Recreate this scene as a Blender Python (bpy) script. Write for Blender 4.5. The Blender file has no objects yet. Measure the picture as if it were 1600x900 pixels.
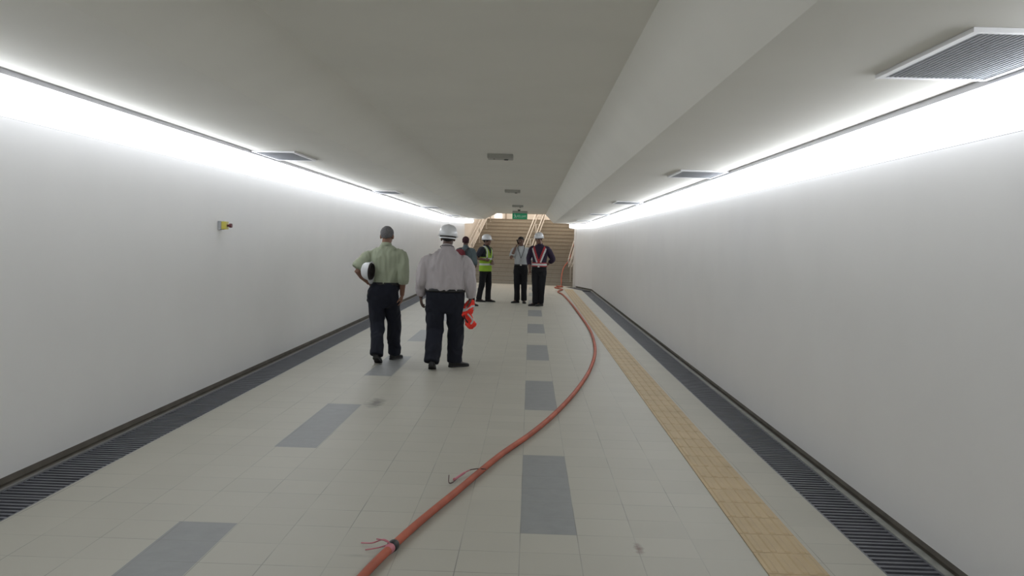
import bpy, bmesh, math, random
from mathutils import Vector, Matrix, noise
random.seed(7)
C = bpy.context.scene.collection
PI = math.pi

# ------------------------------------------------------------------ camera
F_PX, ROLL, EYE = 1405.0, 0.030, 1.57
_d = Vector((29 / F_PX, 70.7 / F_PX, -1)).normalized()
_r = _d.cross(Vector((math.sin(ROLL), math.cos(ROLL), 0))).normalized()
_u = _r.cross(_d)
cam_data = bpy.data.cameras.new('camera')
cam_data.sensor_width = 36
cam_data.lens = F_PX / 1600 * 36
cam_data.clip_start = 0.05
cam_data.clip_end = 200
cam = bpy.data.objects.new('camera', cam_data)
C.objects.link(cam)
cam.matrix_world = Matrix.Translation((0, 0, EYE)) @ Matrix((_r, _d, _u)).to_4x4()
bpy.context.scene.camera = cam

# ------------------------------------------------------------------ world, light levels, exposure
world = bpy.data.worlds.new('world')
bpy.context.scene.world = world
world.use_nodes = True
world.node_tree.nodes['Background'].inputs[0].default_value = (0.8, 0.85, 1, 1)
world.node_tree.nodes['Background'].inputs[1].default_value = 0.05
vs = bpy.context.scene.view_settings
vs.view_transform = 'Standard'
vs.look = 'None'
vs.gamma = 1
vs.use_curve_mapping = False
vs.exposure = 0.34
COVE_STRENGTH = 1.5
COVE_SIDE = 6.8
COVE_COLOR = (0.91, 0.945, 1.0)
HALL_POWER = 85


def area_light(name, loc, size, power, color, rot=(0, 0, 0)):
    l = bpy.data.lights.new(name, 'AREA')
    l.shape = 'RECTANGLE'
    l.size, l.size_y = size
    l.energy = power
    l.color = color
    o = bpy.data.objects.new(name, l)
    o.location = loc
    o.rotation_euler = rot
    C.objects.link(o)
    return o


# stair hall lamps beyond the end of the tunnel (the hall is lit warmer than the tunnel)
area_light('stair_hall_lamp', (0.0, 36.3, 4.85), (3.0, 3.0), HALL_POWER, (1.0, 0.90, 0.80))
area_light('stair_hall_lamp', (0.4, 38.6, 4.85), (3.0, 1.5), HALL_POWER * 0.45, (1.0, 0.90, 0.80))


# ------------------------------------------------------------------ materials
class NT:
    def __init__(s, name):
        s.m = bpy.data.materials.new(name)
        s.m.use_nodes = True
        s.t = s.m.node_tree
        s.b = s.t.nodes['Principled BSDF']

    def n(s, typ, **kw):
        nd = s.t.nodes.new(typ)
        for k, v in kw.items():
            setattr(nd, k, v)
        return nd

    def l(s, a, b):
        s.t.links.new(a, b)

    def math(s, op, a, b=None, c=None):
        nd = s.n('ShaderNodeMath', operation=op)
        for i, v in enumerate((a, b, c)):
            if v is None:
                continue
            if isinstance(v, (int, float)):
                nd.inputs[i].default_value = v
            else:
                s.l(v, nd.inputs[i])
        return nd.outputs[0]

    def mix(s, fac, a, b):
        nd = s.n('ShaderNodeMix', data_type='RGBA')
        for i, v in ((0, fac), (6, a), (7, b)):
            if isinstance(v, (int, float)):
                nd.inputs[i].default_value = v
            elif isinstance(v, tuple):
                nd.inputs[i].default_value = (*v, 1)
            else:
                s.l(v, nd.inputs[i])
        return nd.outputs[2]

    def noise(s, scale, detail=3, vec=None, rough=0.5):
        nd = s.n('ShaderNodeTexNoise')
        nd.inputs['Scale'].default_value = scale
        nd.inputs['Detail'].default_value = detail
        nd.inputs['Roughness'].default_value = rough
        if vec is None:
            vec = s.coord()
        s.l(vec, nd.inputs['Vector'])
        return nd.outputs['Fac']

    def coord(s):
        if not hasattr(s, '_c'):
            s._c = s.n('ShaderNodeTexCoord').outputs['Object']
        return s._c

    def ramp(s, v, lo, hi):
        nd = s.n('ShaderNodeMapRange')
        s.l(v, nd.inputs[0])
        nd.inputs[1].default_value = lo
        nd.inputs[2].default_value = hi
        return nd.outputs[0]


def mat(name, col, rough=0.6, var=0.08, scale=6.0, metal=0.0, bump=0.0, bscale=60, spec=0.5, col2=None):
    t = NT(name)
    c2 = col2 or tuple(c * (1 - var * 2.5) for c in col)
    t.l(t.mix(t.ramp(t.noise(scale), 0.3, 0.7), c2, col), t.b.inputs['Base Color'])
    t.b.inputs['Roughness'].default_value = rough
    t.b.inputs['Metallic'].default_value = metal
    t.b.inputs['Specular IOR Level'].default_value = spec
    if bump:
        bn = t.n('ShaderNodeBump')
        bn.inputs['Strength'].default_value = bump
        bn.inputs['Distance'].default_value = 0.01
        t.l(t.noise(bscale), bn.inputs['Height'])
        t.l(bn.outputs[0], t.b.inputs['Normal'])
    return t.m


def emit(name, col, strength):
    t = NT(name)
    t.b.inputs['Base Color'].default_value = (0.8, 0.8, 0.8, 1)
    t.b.inputs['Emission Color'].default_value = (*col, 1)
    t.b.inputs['Emission Strength'].default_value = strength
    return t.m


# tile grid used by floor
PX, X0 = 0.3065, -0.009
PY, Y0 = 0.30, 4.79


def floor_material():
    t = NT('cream_floor_tiles')
    xyz = t.n('ShaderNodeSeparateXYZ')
    t.l(t.coord(), xyz.inputs[0])
    x, y = xyz.outputs[0], xyz.outputs[1]
    u = t.math('DIVIDE', t.math('SUBTRACT', x, X0), PX)
    v = t.math('DIVIDE', t.math('SUBTRACT', y, Y0), PY)
    gu = t.math('PINGPONG', u, 0.5)
    gv = t.math('PINGPONG', v, 0.5)
    # joint darkness: thin lines, unevenly filled
    nz = t.ramp(t.noise(1.6, 4), 0.42, 0.68)
    wu = t.math('LESS_THAN', gu, 0.0085)
    wv = t.math('LESS_THAN', gv, 0.0085)
    joint = t.math('MAXIMUM', wu, wv)
    jd = t.math('MULTIPLY', joint, t.math('ADD', t.math('MULTIPLY', nz, 0.65), 0.18))
    # per-tile tone
    wn = t.n('ShaderNodeTexWhiteNoise', noise_dimensions='2D')
    cb = t.n('ShaderNodeCombineXYZ')
    t.l(t.math('FLOOR', u), cb.inputs[0])
    t.l(t.math('FLOOR', v), cb.inputs[1])
    t.l(cb.outputs[0], wn.inputs['Vector'])
    tone = t.math('ADD', t.math('MULTIPLY', wn.outputs['Value'], 0.35), t.math('MULTIPLY', t.noise(2.2, 5), 0.65))
    cream = t.mix(tone, (0.375, 0.36, 0.305), (0.435, 0.42, 0.355))
    grey = t.mix(t.noise(9, 6, rough=0.7), (0.20, 0.206, 0.202), (0.28, 0.287, 0.280))

    def between(a, lo, hi):
        return t.math('MULTIPLY', t.math('GREATER_THAN', a, lo), t.math('LESS_THAN', a, hi))
    colA = between(u, 0.0, 1.0)
    colB = between(u, -6.05, -5.02)
    ph = t.math('FLOORED_MODULO', v, 12.0)
    A = t.math('MULTIPLY', colA, t.math('LESS_THAN', ph, 6.0))
    B = t.math('MULTIPLY', colB, t.math('GREATER_THAN', ph, 6.0))
    base = t.mix(t.math('MAXIMUM', A, B), cream, grey)
    base = t.mix(jd, base, (0.17, 0.165, 0.15))
    # dirt marks on the tiles

    def blot(cx, cy, rx, ry, lo, hi, sc):
        dx = t.math('DIVIDE', t.math('SUBTRACT', x, cx), rx)
        dy = t.math('DIVIDE', t.math('SUBTRACT', y, cy), ry)
        r = t.math('SQRT', t.math('ADD', t.math('MULTIPLY', dx, dx), t.math('MULTIPLY', dy, dy)))
        fall = t.math('SUBTRACT', 1.0, r)
        return t.ramp(t.math('ADD', fall, t.math('SUBTRACT', t.noise(sc, 4), 0.5)), lo, hi)
    s1 = blot(-1.43, 8.50, 0.13, 0.42, 0.25, 0.9, 14)
    s2 = blot(0.61, 4.61, 0.035, 0.14, 0.2, 0.9, 30)
    s3 = blot(-0.80, 4.36, 0.12, 0.03, 0.1, 0.9, 20)
    base = t.mix(t.math('MULTIPLY', s1, 0.85), base, (0.13, 0.125, 0.11))
    base = t.mix(t.math('MULTIPLY', s2, 0.8), base, (0.16, 0.10, 0.08))
    base = t.mix(t.math('MULTIPLY', s3, 0.3), base, (0.16, 0.15, 0.13))
    t.l(base, t.b.inputs['Base Color'])
    t.b.inputs['Roughness'].default_value = 0.5
    t.b.inputs['Specular IOR Level'].default_value = 0.35
    bn = t.n('ShaderNodeBump')
    bn.inputs['Strength'].default_value = 0.25
    bn.inputs['Distance'].default_value = 0.002
    t.l(t.math('SUBTRACT', 1.0, joint), bn.inputs['Height'])
    t.l(bn.outputs[0], t.b.inputs['Normal'])
    return t.m


def step_material():
    t = NT('tan_stair_tiles')
    xyz = t.n('ShaderNodeSeparateXYZ')
    t.l(t.coord(), xyz.inputs[0])
    g = t.math('LESS_THAN', t.math('PINGPONG', t.math('DIVIDE', xyz.outputs[0], 0.3), 0.5), 0.012)
    base = t.mix(t.noise(1.2, 4), (0.30, 0.27, 0.22), (0.365, 0.33, 0.27))
    t.l(t.mix(t.math('MULTIPLY', g, 0.5), base, (0.16, 0.13, 0.10)), t.b.inputs['Base Color'])
    t.b.inputs['Roughness'].default_value = 0.55
    return t.m


M = dict(
    wall=mat('white_wall_panel', (0.79, 0.785, 0.77), 0.42, 0.012, 1.5, bump=0.03, bscale=20, spec=0.35),
    ceiling=mat('painted_ceiling', (0.87, 0.858, 0.80), 0.8, 0.015, 1.2),
    floor=floor_material(),
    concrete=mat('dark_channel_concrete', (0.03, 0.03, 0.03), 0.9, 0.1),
    ledge=mat('grey_concrete_ledge', (0.32, 0.32, 0.29), 0.8, 0.08, 12),
    ledge_dark=mat('thin_steel_edge', (0.22, 0.22, 0.21), 0.5, 0.08, 12),
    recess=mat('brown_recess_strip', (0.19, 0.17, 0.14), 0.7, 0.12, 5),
    grate=mat('dark_steel_bars', (0.16, 0.165, 0.185), 0.45, 0.10, 4, metal=0.3),
    tactile=mat('yellow_tactile_tiles', (0.47, 0.355, 0.20), 0.6, 0.06, 3),
    joint=mat('tactile_joint_grout', (0.30, 0.20, 0.12), 0.8, 0.1, 9),
    cove=emit('cove_diffuser', COVE_COLOR, COVE_STRENGTH),
    cove_side=emit('cove_side_boost', COVE_COLOR, COVE_SIDE),
    trim=mat('white_aluminium_trim', (0.62, 0.62, 0.66), 0.35, 0.02, 5),
    frame=mat('white_grille_frame', (0.85, 0.85, 0.86), 0.35, 0.02, 5),
    grille=mat('grey_grille_mesh', (0.60, 0.62, 0.67), 0.7, 0.05, 60),
    groove=mat('grille_groove', (0.48, 0.50, 0.54), 0.8, 0.05, 60),
    step=step_material(),
    nosing_shadow=mat('step_nosing_shadow', (0.25, 0.205, 0.16), 0.6, 0.05, 10),
    cream=mat('cream_hall_wall', (0.76, 0.71, 0.655), 0.7, 0.03, 1.0),
    creamj=mat('cream_wall_joint', (0.40, 0.34, 0.29), 0.7, 0.03, 1.0),
    steel=mat('brushed_steel_rail', (0.72, 0.70, 0.66), 0.3, 0.05, 8, metal=0.6),
    whiterail=mat('pale_painted_rail', (0.58, 0.54, 0.49), 0.4, 0.04, 8),
    hose=mat('orange_rubber_hose', (0.48, 0.115, 0.06), 0.6, 0.14, 5, spec=0.4),
    black=mat('black_rubber', (0.012, 0.012, 0.013), 0.5, 0.1),
    pink=mat('pink_tape', (0.60, 0.20, 0.24), 0.5, 0.1),
    wire=mat('rusty_wire', (0.10, 0.05, 0.045), 0.5, 0.1),
    fixture=mat('grey_emergency_fitting', (0.50, 0.50, 0.46), 0.6, 0.03),
    lens=mat('dark_fitting_lens', (0.10, 0.10, 0.09), 0.3, 0.05),
    signgreen=None, yellow=mat('yellow_switch_body', (0.62, 0.55, 0.10), 0.4, 0.05),
    redknob=mat('dark_red_knob', (0.12, 0.02, 0.025), 0.4, 0.1),
    greybox=mat('grey_back_box', (0.42, 0.43, 0.44), 0.5, 0.05),
    window=emit('bright_daylight_pane', (1.0, 0.97, 0.93), 1.6),
    glass=None,
)
_t = NT('exit_sign_green')
_t.l(_t.mix(_t.noise(3), (0.01, 0.16, 0.07), (0.015, 0.21, 0.10)), _t.b.inputs['Base Color'])
_t.b.inputs['Emission Color'].default_value = (0.02, 0.30, 0.14, 1)
_t.b.inputs['Emission Strength'].default_value = 0.18
M['signgreen'] = _t.m
_t = NT('exit_sign_white')
_t.l(_t.mix(_t.noise(3), (0.45, 0.55, 0.48), (0.5, 0.6, 0.52)), _t.b.inputs['Base Color'])
_t.b.inputs['Emission Color'].default_value = (0.5, 0.8, 0.6, 1)
_t.b.inputs['Emission Strength'].default_value = 0.12
M['signwhite'] = _t.m
_t = NT('clear_panel_glass')
_t.b.inputs['Base Color'].default_value = (0.75, 0.85, 0.80, 1)
_t.b.inputs['Roughness'].default_value = 0.05
_t.b.inputs['Transmission Weight'].default_value = 0.9
_t.b.inputs['Alpha'].default_value = 0.45
M['glass'] = _t.m


# ------------------------------------------------------------------ object helpers
def tag(o, label=None, cat=None, group=None, kind=None):
    if label: o['label'] = label
    if cat: o['category'] = cat
    if group: o['group'] = group
    if kind: o['kind'] = kind
    return o


def empty(name, loc=(0, 0, 0), rz=0.0):
    o = bpy.data.objects.new(name, None)
    o.location = loc
    o.rotation_euler = (0, 0, rz)
    o.empty_display_size = 0.1
    C.objects.link(o)
    return o


def link_mesh(name, me, mats, parent=None, smooth=False):
    for m in (mats if isinstance(mats, (list, tuple)) else [mats]):
        me.materials.append(m)
    if smooth:
        for p in me.polygons:
            p.use_smooth = True
    o = bpy.data.objects.new(name, me)
    C.objects.link(o)
    if parent: o.parent = parent
    return o


def obj(name, bm, mats, parent=None, smooth=False):
    bmesh.ops.recalc_face_normals(bm, faces=bm.faces[:])
    me = bpy.data.meshes.new(name)
    bm.to_mesh(me)
    bm.free()
    return link_mesh(name, me, mats, parent, smooth)


def box(bm, x0, x1, y0, y1, z0, z1, mi=0):
    v = [bm.verts.new(p) for p in ((x0, y0, z0), (x1, y0, z0), (x1, y1, z0), (x0, y1, z0), (x0, y0, z1), (x1, y0, z1), (x1, y1, z1), (x0, y1, z1))]
    for f in ((0, 3, 2, 1), (4, 5, 6, 7), (0, 1, 5, 4), (1, 2, 6, 5), (2, 3, 7, 6), (3, 0, 4, 7)):
        fc = bm.faces.new([v[i] for i in f])
        fc.material_index = mi
    return v


def bevel(bm, w, seg=2):
    bmesh.ops.bevel(bm, geom=bm.edges[:], offset=w, segments=seg, affect='EDGES', profile=0.5)


def prism(bm, pts, z0, z1):
    a = [bm.verts.new((p[0], p[1], z0)) for p in pts]
    b = [bm.verts.new((p[0], p[1], z1)) for p in pts]
    bm.faces.new(a)
    bm.faces.new(b)
    n = len(pts)
    for i in range(n):
        bm.faces.new((a[i], a[(i + 1) % n], b[(i + 1) % n], b[i]))


def stations(bm, secs, closed=True, caps=True, mi=0):
    """loft through a list of equal-length point rings"""
    vs_ = [[bm.verts.new(p) for p in s] for s in secs]
    n = len(secs[0])
    for a, b in zip(vs_, vs_[1:]):
        for i in range(n if closed else n - 1):
            j = (i + 1) % n
            f = bm.faces.new((a[i], a[j], b[j], b[i]))
            f.material_index = mi
    if caps and closed:
        for s in (vs_[0], vs_[-1]):
            f = bm.faces.new(s)
            f.material_index = mi
    return vs_


def catmull(pts, per=8):
    P = [Vector(p) for p in pts]
    out = []
    for i in range(len(P) - 1):
        p0, p1, p2, p3 = P[max(i - 1, 0)], P[i], P[i + 1], P[min(i + 2, len(P) - 1)]
        for k in range(per):
            t = k / per
            out.append(0.5 * ((2 * p1) + (p2 - p0) * t + (2 * p0 - 5 * p1 + 4 * p2 - p3) * t * t + (3 * p1 - p0 - 3 * p2 + p3) * t ** 3))
    out.append(P[-1])
    return out


def tube(bm, pts, rad, seg=12, flat=1.0, mi=0, up=None, cap_round=True):
    """round tube through points; rad a number or a list; closed and rounded at the ends"""
    P = [Vector(p) for p in pts]
    R = list(rad) if isinstance(rad, (list, tuple)) else [rad] * len(P)
    if cap_round:
        d0 = (P[0] - P[1]).normalized()
        d1 = (P[-1] - P[-2]).normalized()
        r0, r1 = R[0], R[-1]
        P = [P[0] + d0 * r0 * 0.8, P[0] + d0 * r0 * 0.45] + P + [P[-1] + d1 * r1 * 0.45, P[-1] + d1 * r1 * 0.8]
        R = [r0 * 0.4, r0 * 0.82] + R + [r1 * 0.82, r1 * 0.4]
    T = [(P[min(i + 1, len(P) - 1)] - P[max(i - 1, 0)]).normalized() for i in range(len(P))]
    u = Vector(up) if up else (Vector((0, 1, 0)) if abs(T[0].y) < 0.9 else Vector((1, 0, 0)))
    rings = []
    for p, t, r in zip(P, T, R):
        u = (u - t * u.dot(t)).normalized()
        w = t.cross(u)
        rings.append([p + (w * math.cos(a) * r + u * math.sin(a) * r * flat) for a in (2 * PI * k / seg for k in range(seg))])
    stations(bm, rings, mi=mi)


def ellipsoid(bm, c, r, rot=None, seg=20, rings=12, mi=0):
    g = bmesh.ops.create_uvsphere(bm, u_segments=seg, v_segments=rings, radius=1.0)
    m = Matrix.Translation(c) @ (rot.to_4x4() if rot else Matrix.Identity(4)) @ Matrix.Diagonal((r[0], r[1], r[2], 1))
    bmesh.ops.transform(bm, matrix=m, verts=g['verts'])
    if mi:
        for v in g['verts']:
            for f in v.link_faces:
                f.material_index = mi


def copy_tree(o, parent=None):
    c = o.copy()
    C.objects.link(c)
    if parent: c.parent = parent
    for ch in list(o.children):
        copy_tree(ch, c)
    return c


# ------------------------------------------------------------------ the tunnel
XL, XR = -3.15, 2.113                      # wall faces
YB = -3.5                                  # tunnel goes on behind the camera
PL = [(XL, YB), (XL, 31.4), (-2.50, 33.9)]  # plan of the left wall face, last bay turns inwards
PR = [(XR, YB), (XR, 30.45), (1.62, 32.7)]


def off(path, d, side):
    """offset a 3-point plan path towards the tunnel axis by d (side +1 for the left wall, -1 for the right)"""
    (x0, y0), (x1, y1), (x2, y2) = path
    x0 += side * d
    a = math.atan2(abs(x2 - x1), y2 - y1)
    nx, ny = side * math.cos(a), -math.sin(a)
    k = math.tan(a / 2)
    return [(x0, y0), (x1 + side * d, y1 - d * k), (x2 + nx * d, y2 + ny * d)]


def sweep(name, path, side, prof, m, kind='structure', parent=None):
    """sweep a closed profile of (distance from the wall face, z) along the plan path"""
    bm = bmesh.new()
    offs = [off(path, p[0], side) for p in prof]
    stations(bm, [[(offs[i][k][0], offs[i][k][1], prof[i][1]) for i in range(len(prof))] for k in range(3)])
    o = obj(name, bm, m, parent)
    if kind: o['kind'] = kind
    return o


ZTL, ZTR = 2.225, 2.115                    # top edge of the wall panels
ZSL, ZSR = 2.40, 2.30                      # side soffits
ZC = 2.62                                  # raised middle of the ceiling
sweep('wall_left', PL, 1, [(0, 0.058), (0, ZTL), (-0.14, ZTL), (-0.14, 0.058)], M['wall'])
sweep('wall_right', PR, -1, [(0, 0.060), (0, ZTR), (-0.14, ZTR), (-0.14, 0.060)], M['wall'])
sweep('baseboard_left', PL, 1, [(-0.04, -0.02), (-0.04, 0.056), (-0.14, 0.056), (-0.14, -0.02)], M['recess'])
sweep('baseboard_right', PR, -1, [(-0.045, -0.02), (-0.045, 0.058), (-0.14, 0.058), (-0.14, -0.02)], M['recess'])
# drain channels: sole, ledge at the wall side
GLi, GLo = -2.786, -3.11                   # left grate, inner and outer edge
GRi, GRo = 1.786, 2.078
sweep('trim_1', PL, 1, [(GLo - XL, -0.02), (GLo - XL, 0.002), (0.018, 0.002), (0.018, -0.02)], M['ledge_dark'])
sweep('trim_2', PR, -1, [(XR - GRo, -0.02), (XR - GRo, 0.002), (-0.012, 0.002), (-0.012, -0.02)], M['ledge'])
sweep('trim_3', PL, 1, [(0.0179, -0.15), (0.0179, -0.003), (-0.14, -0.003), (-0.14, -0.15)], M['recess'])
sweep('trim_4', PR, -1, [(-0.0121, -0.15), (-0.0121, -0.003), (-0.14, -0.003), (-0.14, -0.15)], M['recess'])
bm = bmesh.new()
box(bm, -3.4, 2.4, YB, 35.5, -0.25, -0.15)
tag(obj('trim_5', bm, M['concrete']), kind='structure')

# stair frame: origin at the foot of the flight, turned a little to the right
SA = math.radians(11)
SO = Vector((-0.45, 33.75, 0))
SS = Vector((math.sin(SA), math.cos(SA), 0))
SU = Vector((math.cos(SA), -math.sin(SA), 0))


def sp(u, s, z=0.0):
    return SO + SU * u + SS * s + Vector((0, 0, z))


UL, UR = -2.35, 2.2
# floor slab between the grates, widening to the foot of the stairs
il, ir = off(PL, GLi - XL, 1), off(PR, XR - GRi, -1)
bm = bmesh.new()
pa, pb = sp(UL, 0.0), sp(UR, 0.0)
prism(bm, [il[0], il[1], il[2], (pa.x, pa.y), (pb.x, pb.y), ir[2], ir[1], ir[0]][::-1], -0.15, 0.0)
tag(obj('floor', bm, M['floor']), kind='structure')

# ceiling: raised middle, sloped flanks, side soffits with a downstand lip at the light coves
sl, sr = off(PL, 0.355, 1), off(PR, 0.243, -1)
bm = bmesh.new()
secs = []
ends = []
for k in range(3):
    yl, yr = sl[k][1], sr[k][1]
    if k == 2:
        yl, yr = 33.9, 32.75

    def yy(x):
        return yl + (yr - yl) * (x - XL) / (XR - XL) if k == 2 else (yl if x < -0.5 else yr)
    base = [(sl[k][0], ZSL + 0.0), (-1.73, ZSL), (-1.284, ZC), (0.518, ZC), (0.818, ZSR), (sr[k][0], ZSR)]
    ring = [(x, yy(x), z) for x, z in base] + [(sr[k][0], yy(sr[k][0]), 2.80), (sl[k][0], yy(sl[k][0]), 2.80)]
    secs.append(ring)
stations(bm, secs)
ce = obj('ceiling', bm, M['ceiling'])
ce['kind'] = 'structure'

# back wall of the tunnel behind the camera and header over the stair opening
bm = bmesh.new()
box(bm, -3.4, 2.4, YB - 0.15, YB, -0.2, 2.9)
tag(obj('wall_back', bm, M['wall']), kind='structure')
bm = bmesh.new()
prism(bm, [(-3.5, 34.13), (2.6, 32.6), (2.6, 32.75), (-3.5, 34.28)], 2.80, 5.0)
tag(obj('wall_header', bm, M['ceiling']), kind='structure')


# light coves: a sloping luminous diffuser between the wall top and the soffit edge
def cove(path, side, zt, zs, inset, where):
    r = empty('cove_light', (0, 0, 0))
    tag(r, 'continuous bright white light cove running along the top of the %s wall' % where, 'light', 'light coves')
    sweep('diffuser', path, side, [(0.004, zt + 0.002), (inset * 0.60, zt + 0.012), (inset * 0.90, zt + 0.034), (inset * 0.90, zt + 0.060), (0.004, zt + 0.060)], M['cove'], None, r)
    sweep('side_boost', path, side, [(inset * 0.905, zt + 0.034), (inset * 0.97, zt + 0.058), (inset - 0.004, zs - 0.034), (inset - 0.004, zs + 0.018), (inset * 0.905, zs + 0.018)], M['cove_side'], None, r)  # inner face added to the cove, made brighter to light soffit and ceiling
    sweep('edge_trim', path, side, [(inset - 0.002, zs - 0.030), (inset + 0.018, zs - 0.030), (inset + 0.018, zs - 0.0005), (inset - 0.002, zs - 0.0005)], M['trim'], None, r)
    sweep('housing', path, side, [(-0.14, zt + 0.002), (-0.13, zs + 0.25), (inset - 0.005, zs + 0.25), (inset - 0.005, zs + 0.022), (0.0, zs + 0.022), (0.0, zt + 0.002)], M['trim'], None, r)
    return r


cove(PL, 1, ZTL, ZSL, 0.355, 'left')
cove(PR, -1, ZTR, ZSR, 0.243, 'right')

# ------------------------------------------------------------------ stairs at the end of the tunnel
NR, RISE, GO = 17, 0.15, 0.275
st = empty('staircase', SO, -SA)
tag(st, 'wide flight of tan tiled steps rising at the far end of the tunnel', 'stairs')
for k in range(NR):
    bm = bmesh.new()
    y0 = k * GO
    y1 = y0 + GO if k < NR - 1 else y0 + 1.6
    box(bm, UL, UR, y0, y1 - 0.0005, max(k * RISE - 0.12, 0.0), (k + 1) * RISE)
    o = obj('step' if k < NR - 1 else 'landing', bm, M['step'], st)
    bm = bmesh.new()
    box(bm, UL, UR, y0 - 0.012, y0 + 0.02, (k + 1) * RISE - 0.022, (k + 1) * RISE + 0.003)
    obj('nosing_shadow', bm, M['nosing_shadow'], o)  # nosing strip coloured darker to paint the shadow line along each step


def stair_wall(name, u0, u1, s0, s1, z0, z1, m):
    bm = bmesh.new()
    prism(bm, [tuple(sp(u0, s0)[:2]), tuple(sp(u1, s0)[:2]), tuple(sp(u1, s1)[:2]), tuple(sp(u0, s1)[:2])], z0, z1)
    return tag(obj(name, bm, m), kind='structure')


stair_wall('wall_stair_left', UL - 0.2, UL - 0.002, -0.55, 6.0, -0.2, 5.0, M['cream'])
stair_wall('wall_stair_right', UR + 0.002, UR + 0.2, -0.75, 6.0, -0.2, 5.0, M['cream'])
stair_wall('ceiling_stair_hall', UL - 0.2, UR + 0.2, -0.9, 6.0, 5.0, 5.1, M['ceiling'])
stair_wall('wall_far', UL - 0.2, UR + 0.2, 6.0, 6.2, 0.0, 5.0, M['cream'])
# pilaster joints on the far wall and the bright window at its left
for i, u in enumerate((-1.85, -0.45, -0.20, 1.35)):
    stair_wall('trim_%d' % (6 + i), u - 0.03, u + 0.03, 5.97, 5.999, 2.56, 4.9, M['creamj'])
wn = stair_wall('window_1', UL + 0.01, -2.04, 5.94, 5.998, 2.62, 4.3, M['window'])


def rail_run(name, label, u_list, s0, s1, h, mat_, posts, drop=True, panel=False, group=None, xoff=0.0):
    r = empty(name, sp(u_list[0], s0), -SA)
    tag(r, label, 'handrail', group)
    slope = RISE / GO

    def loc(u, s, z):
        return Vector((u - u_list[0], s - s0, z))
    for u in u_list:
        bm = bmesh.new()
        pts = []
        if drop:
            pts += [loc(u, s0 + 0.02, h - 0.28 + max(s0, 0) * slope + 0.1), loc(u, s0 - 0.06, h - 0.08 + max(s0, 0) * slope)]
        pts += [loc(u, s0, h + max(s0, 0) * slope)]
        pts += [loc(u, s1, h + s1 * slope)]
        tube(bm, pts, 0.021, 10)
        obj('rail', bm, mat_, r, True)
        bm = bmesh.new()
        tube(bm, [loc(u, s0 + 0.05, h - 0.30 + max(s0 + 0.05, 0) * slope), loc(u, s1, h - 0.30 + s1 * slope)], 0.018, 10)
        obj('rail', bm, mat_, r, True)
    uc = sum(u_list) / len(u_list)
    for s in posts:
        k = max(0, int(math.floor(s / GO)) + 1) if s >= 0 else 0
        zb = k * RISE + 0.003
        zt = h + max(s, 0) * slope
        bm = bmesh.new()
        tube(bm, [loc(uc, s, zb), loc(uc, s, zt - 0.02)], 0.022, 10, cap_round=False)
        for z in (zt - 0.02, zt - 0.30):
            tube(bm, [loc(u_list[0], s, z), loc(u_list[-1] + 0.01, s, z)], 0.012, 8, cap_round=False)
        g = bmesh.ops.create_cone(bm, cap_ends=True, segments=14, radius1=0.05, radius2=0.05, depth=0.012)
        bmesh.ops.translate(bm, vec=loc(uc, s, zb + 0.006), verts=g['verts'])
        obj('post', bm, mat_, r, True)
    return r


rail_run('handrail', 'double pale central handrail climbing the middle of the tan stairs', [0.0, 0.33], 0.15, 4.35, 0.95, M['whiterail'], [0.35, 1.45, 2.55, 3.65, 4.3])
rail_run('handrail', 'pale handrail on the left side of the stairs behind the red backpack', [UL + 0.14, UL + 0.26], 0.10, 4.35, 0.95, M['whiterail'], [0.3, 1.4, 2.5, 3.6, 4.3])
rail_run('handrail', 'pale handrail at the right foot of the stairs beside the white wall end', [1.93, 2.05], -0.12, 4.35, 1.02, M['whiterail'], [0.07, 1.4, 2.5, 3.6, 4.3])

# ------------------------------------------------------------------ drain grates, one liftable panel each


def grate(w):
    bm = bmesh.new()
    L = 0.985
    box(bm, 0, 0.012, 0, L, -0.035, 0.0)
    box(bm, w - 0.012, w, 0, L, -0.035, 0.0)
    n = 17
    for i in range(n):
        y = 0.004 + i * (L - 0.034) / (n - 1)
        box(bm, 0.012, w - 0.012, y, y + 0.026, -0.030, -0.001)
    for x in (w * 0.33, w * 0.66):
        box(bm, x, x + 0.006, 0.0, L, -0.034, -0.012)
    return bm


ORD = ['nearest', 'second', 'third', 'fourth', 'fifth', 'sixth', 'seventh', 'eighth', 'ninth', 'tenth', 'eleventh', 'twelfth', 'thirteenth', 'fourteenth',
       'fifteenth', 'sixteenth', 'seventeenth', 'eighteenth', 'nineteenth', 'twentieth', 'twenty-first', 'twenty-second', 'twenty-third', 'twenty-fourth',
       'twenty-fifth', 'twenty-sixth', 'twenty-seventh', 'twenty-eighth', 'twenty-ninth', 'thirtieth']


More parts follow.
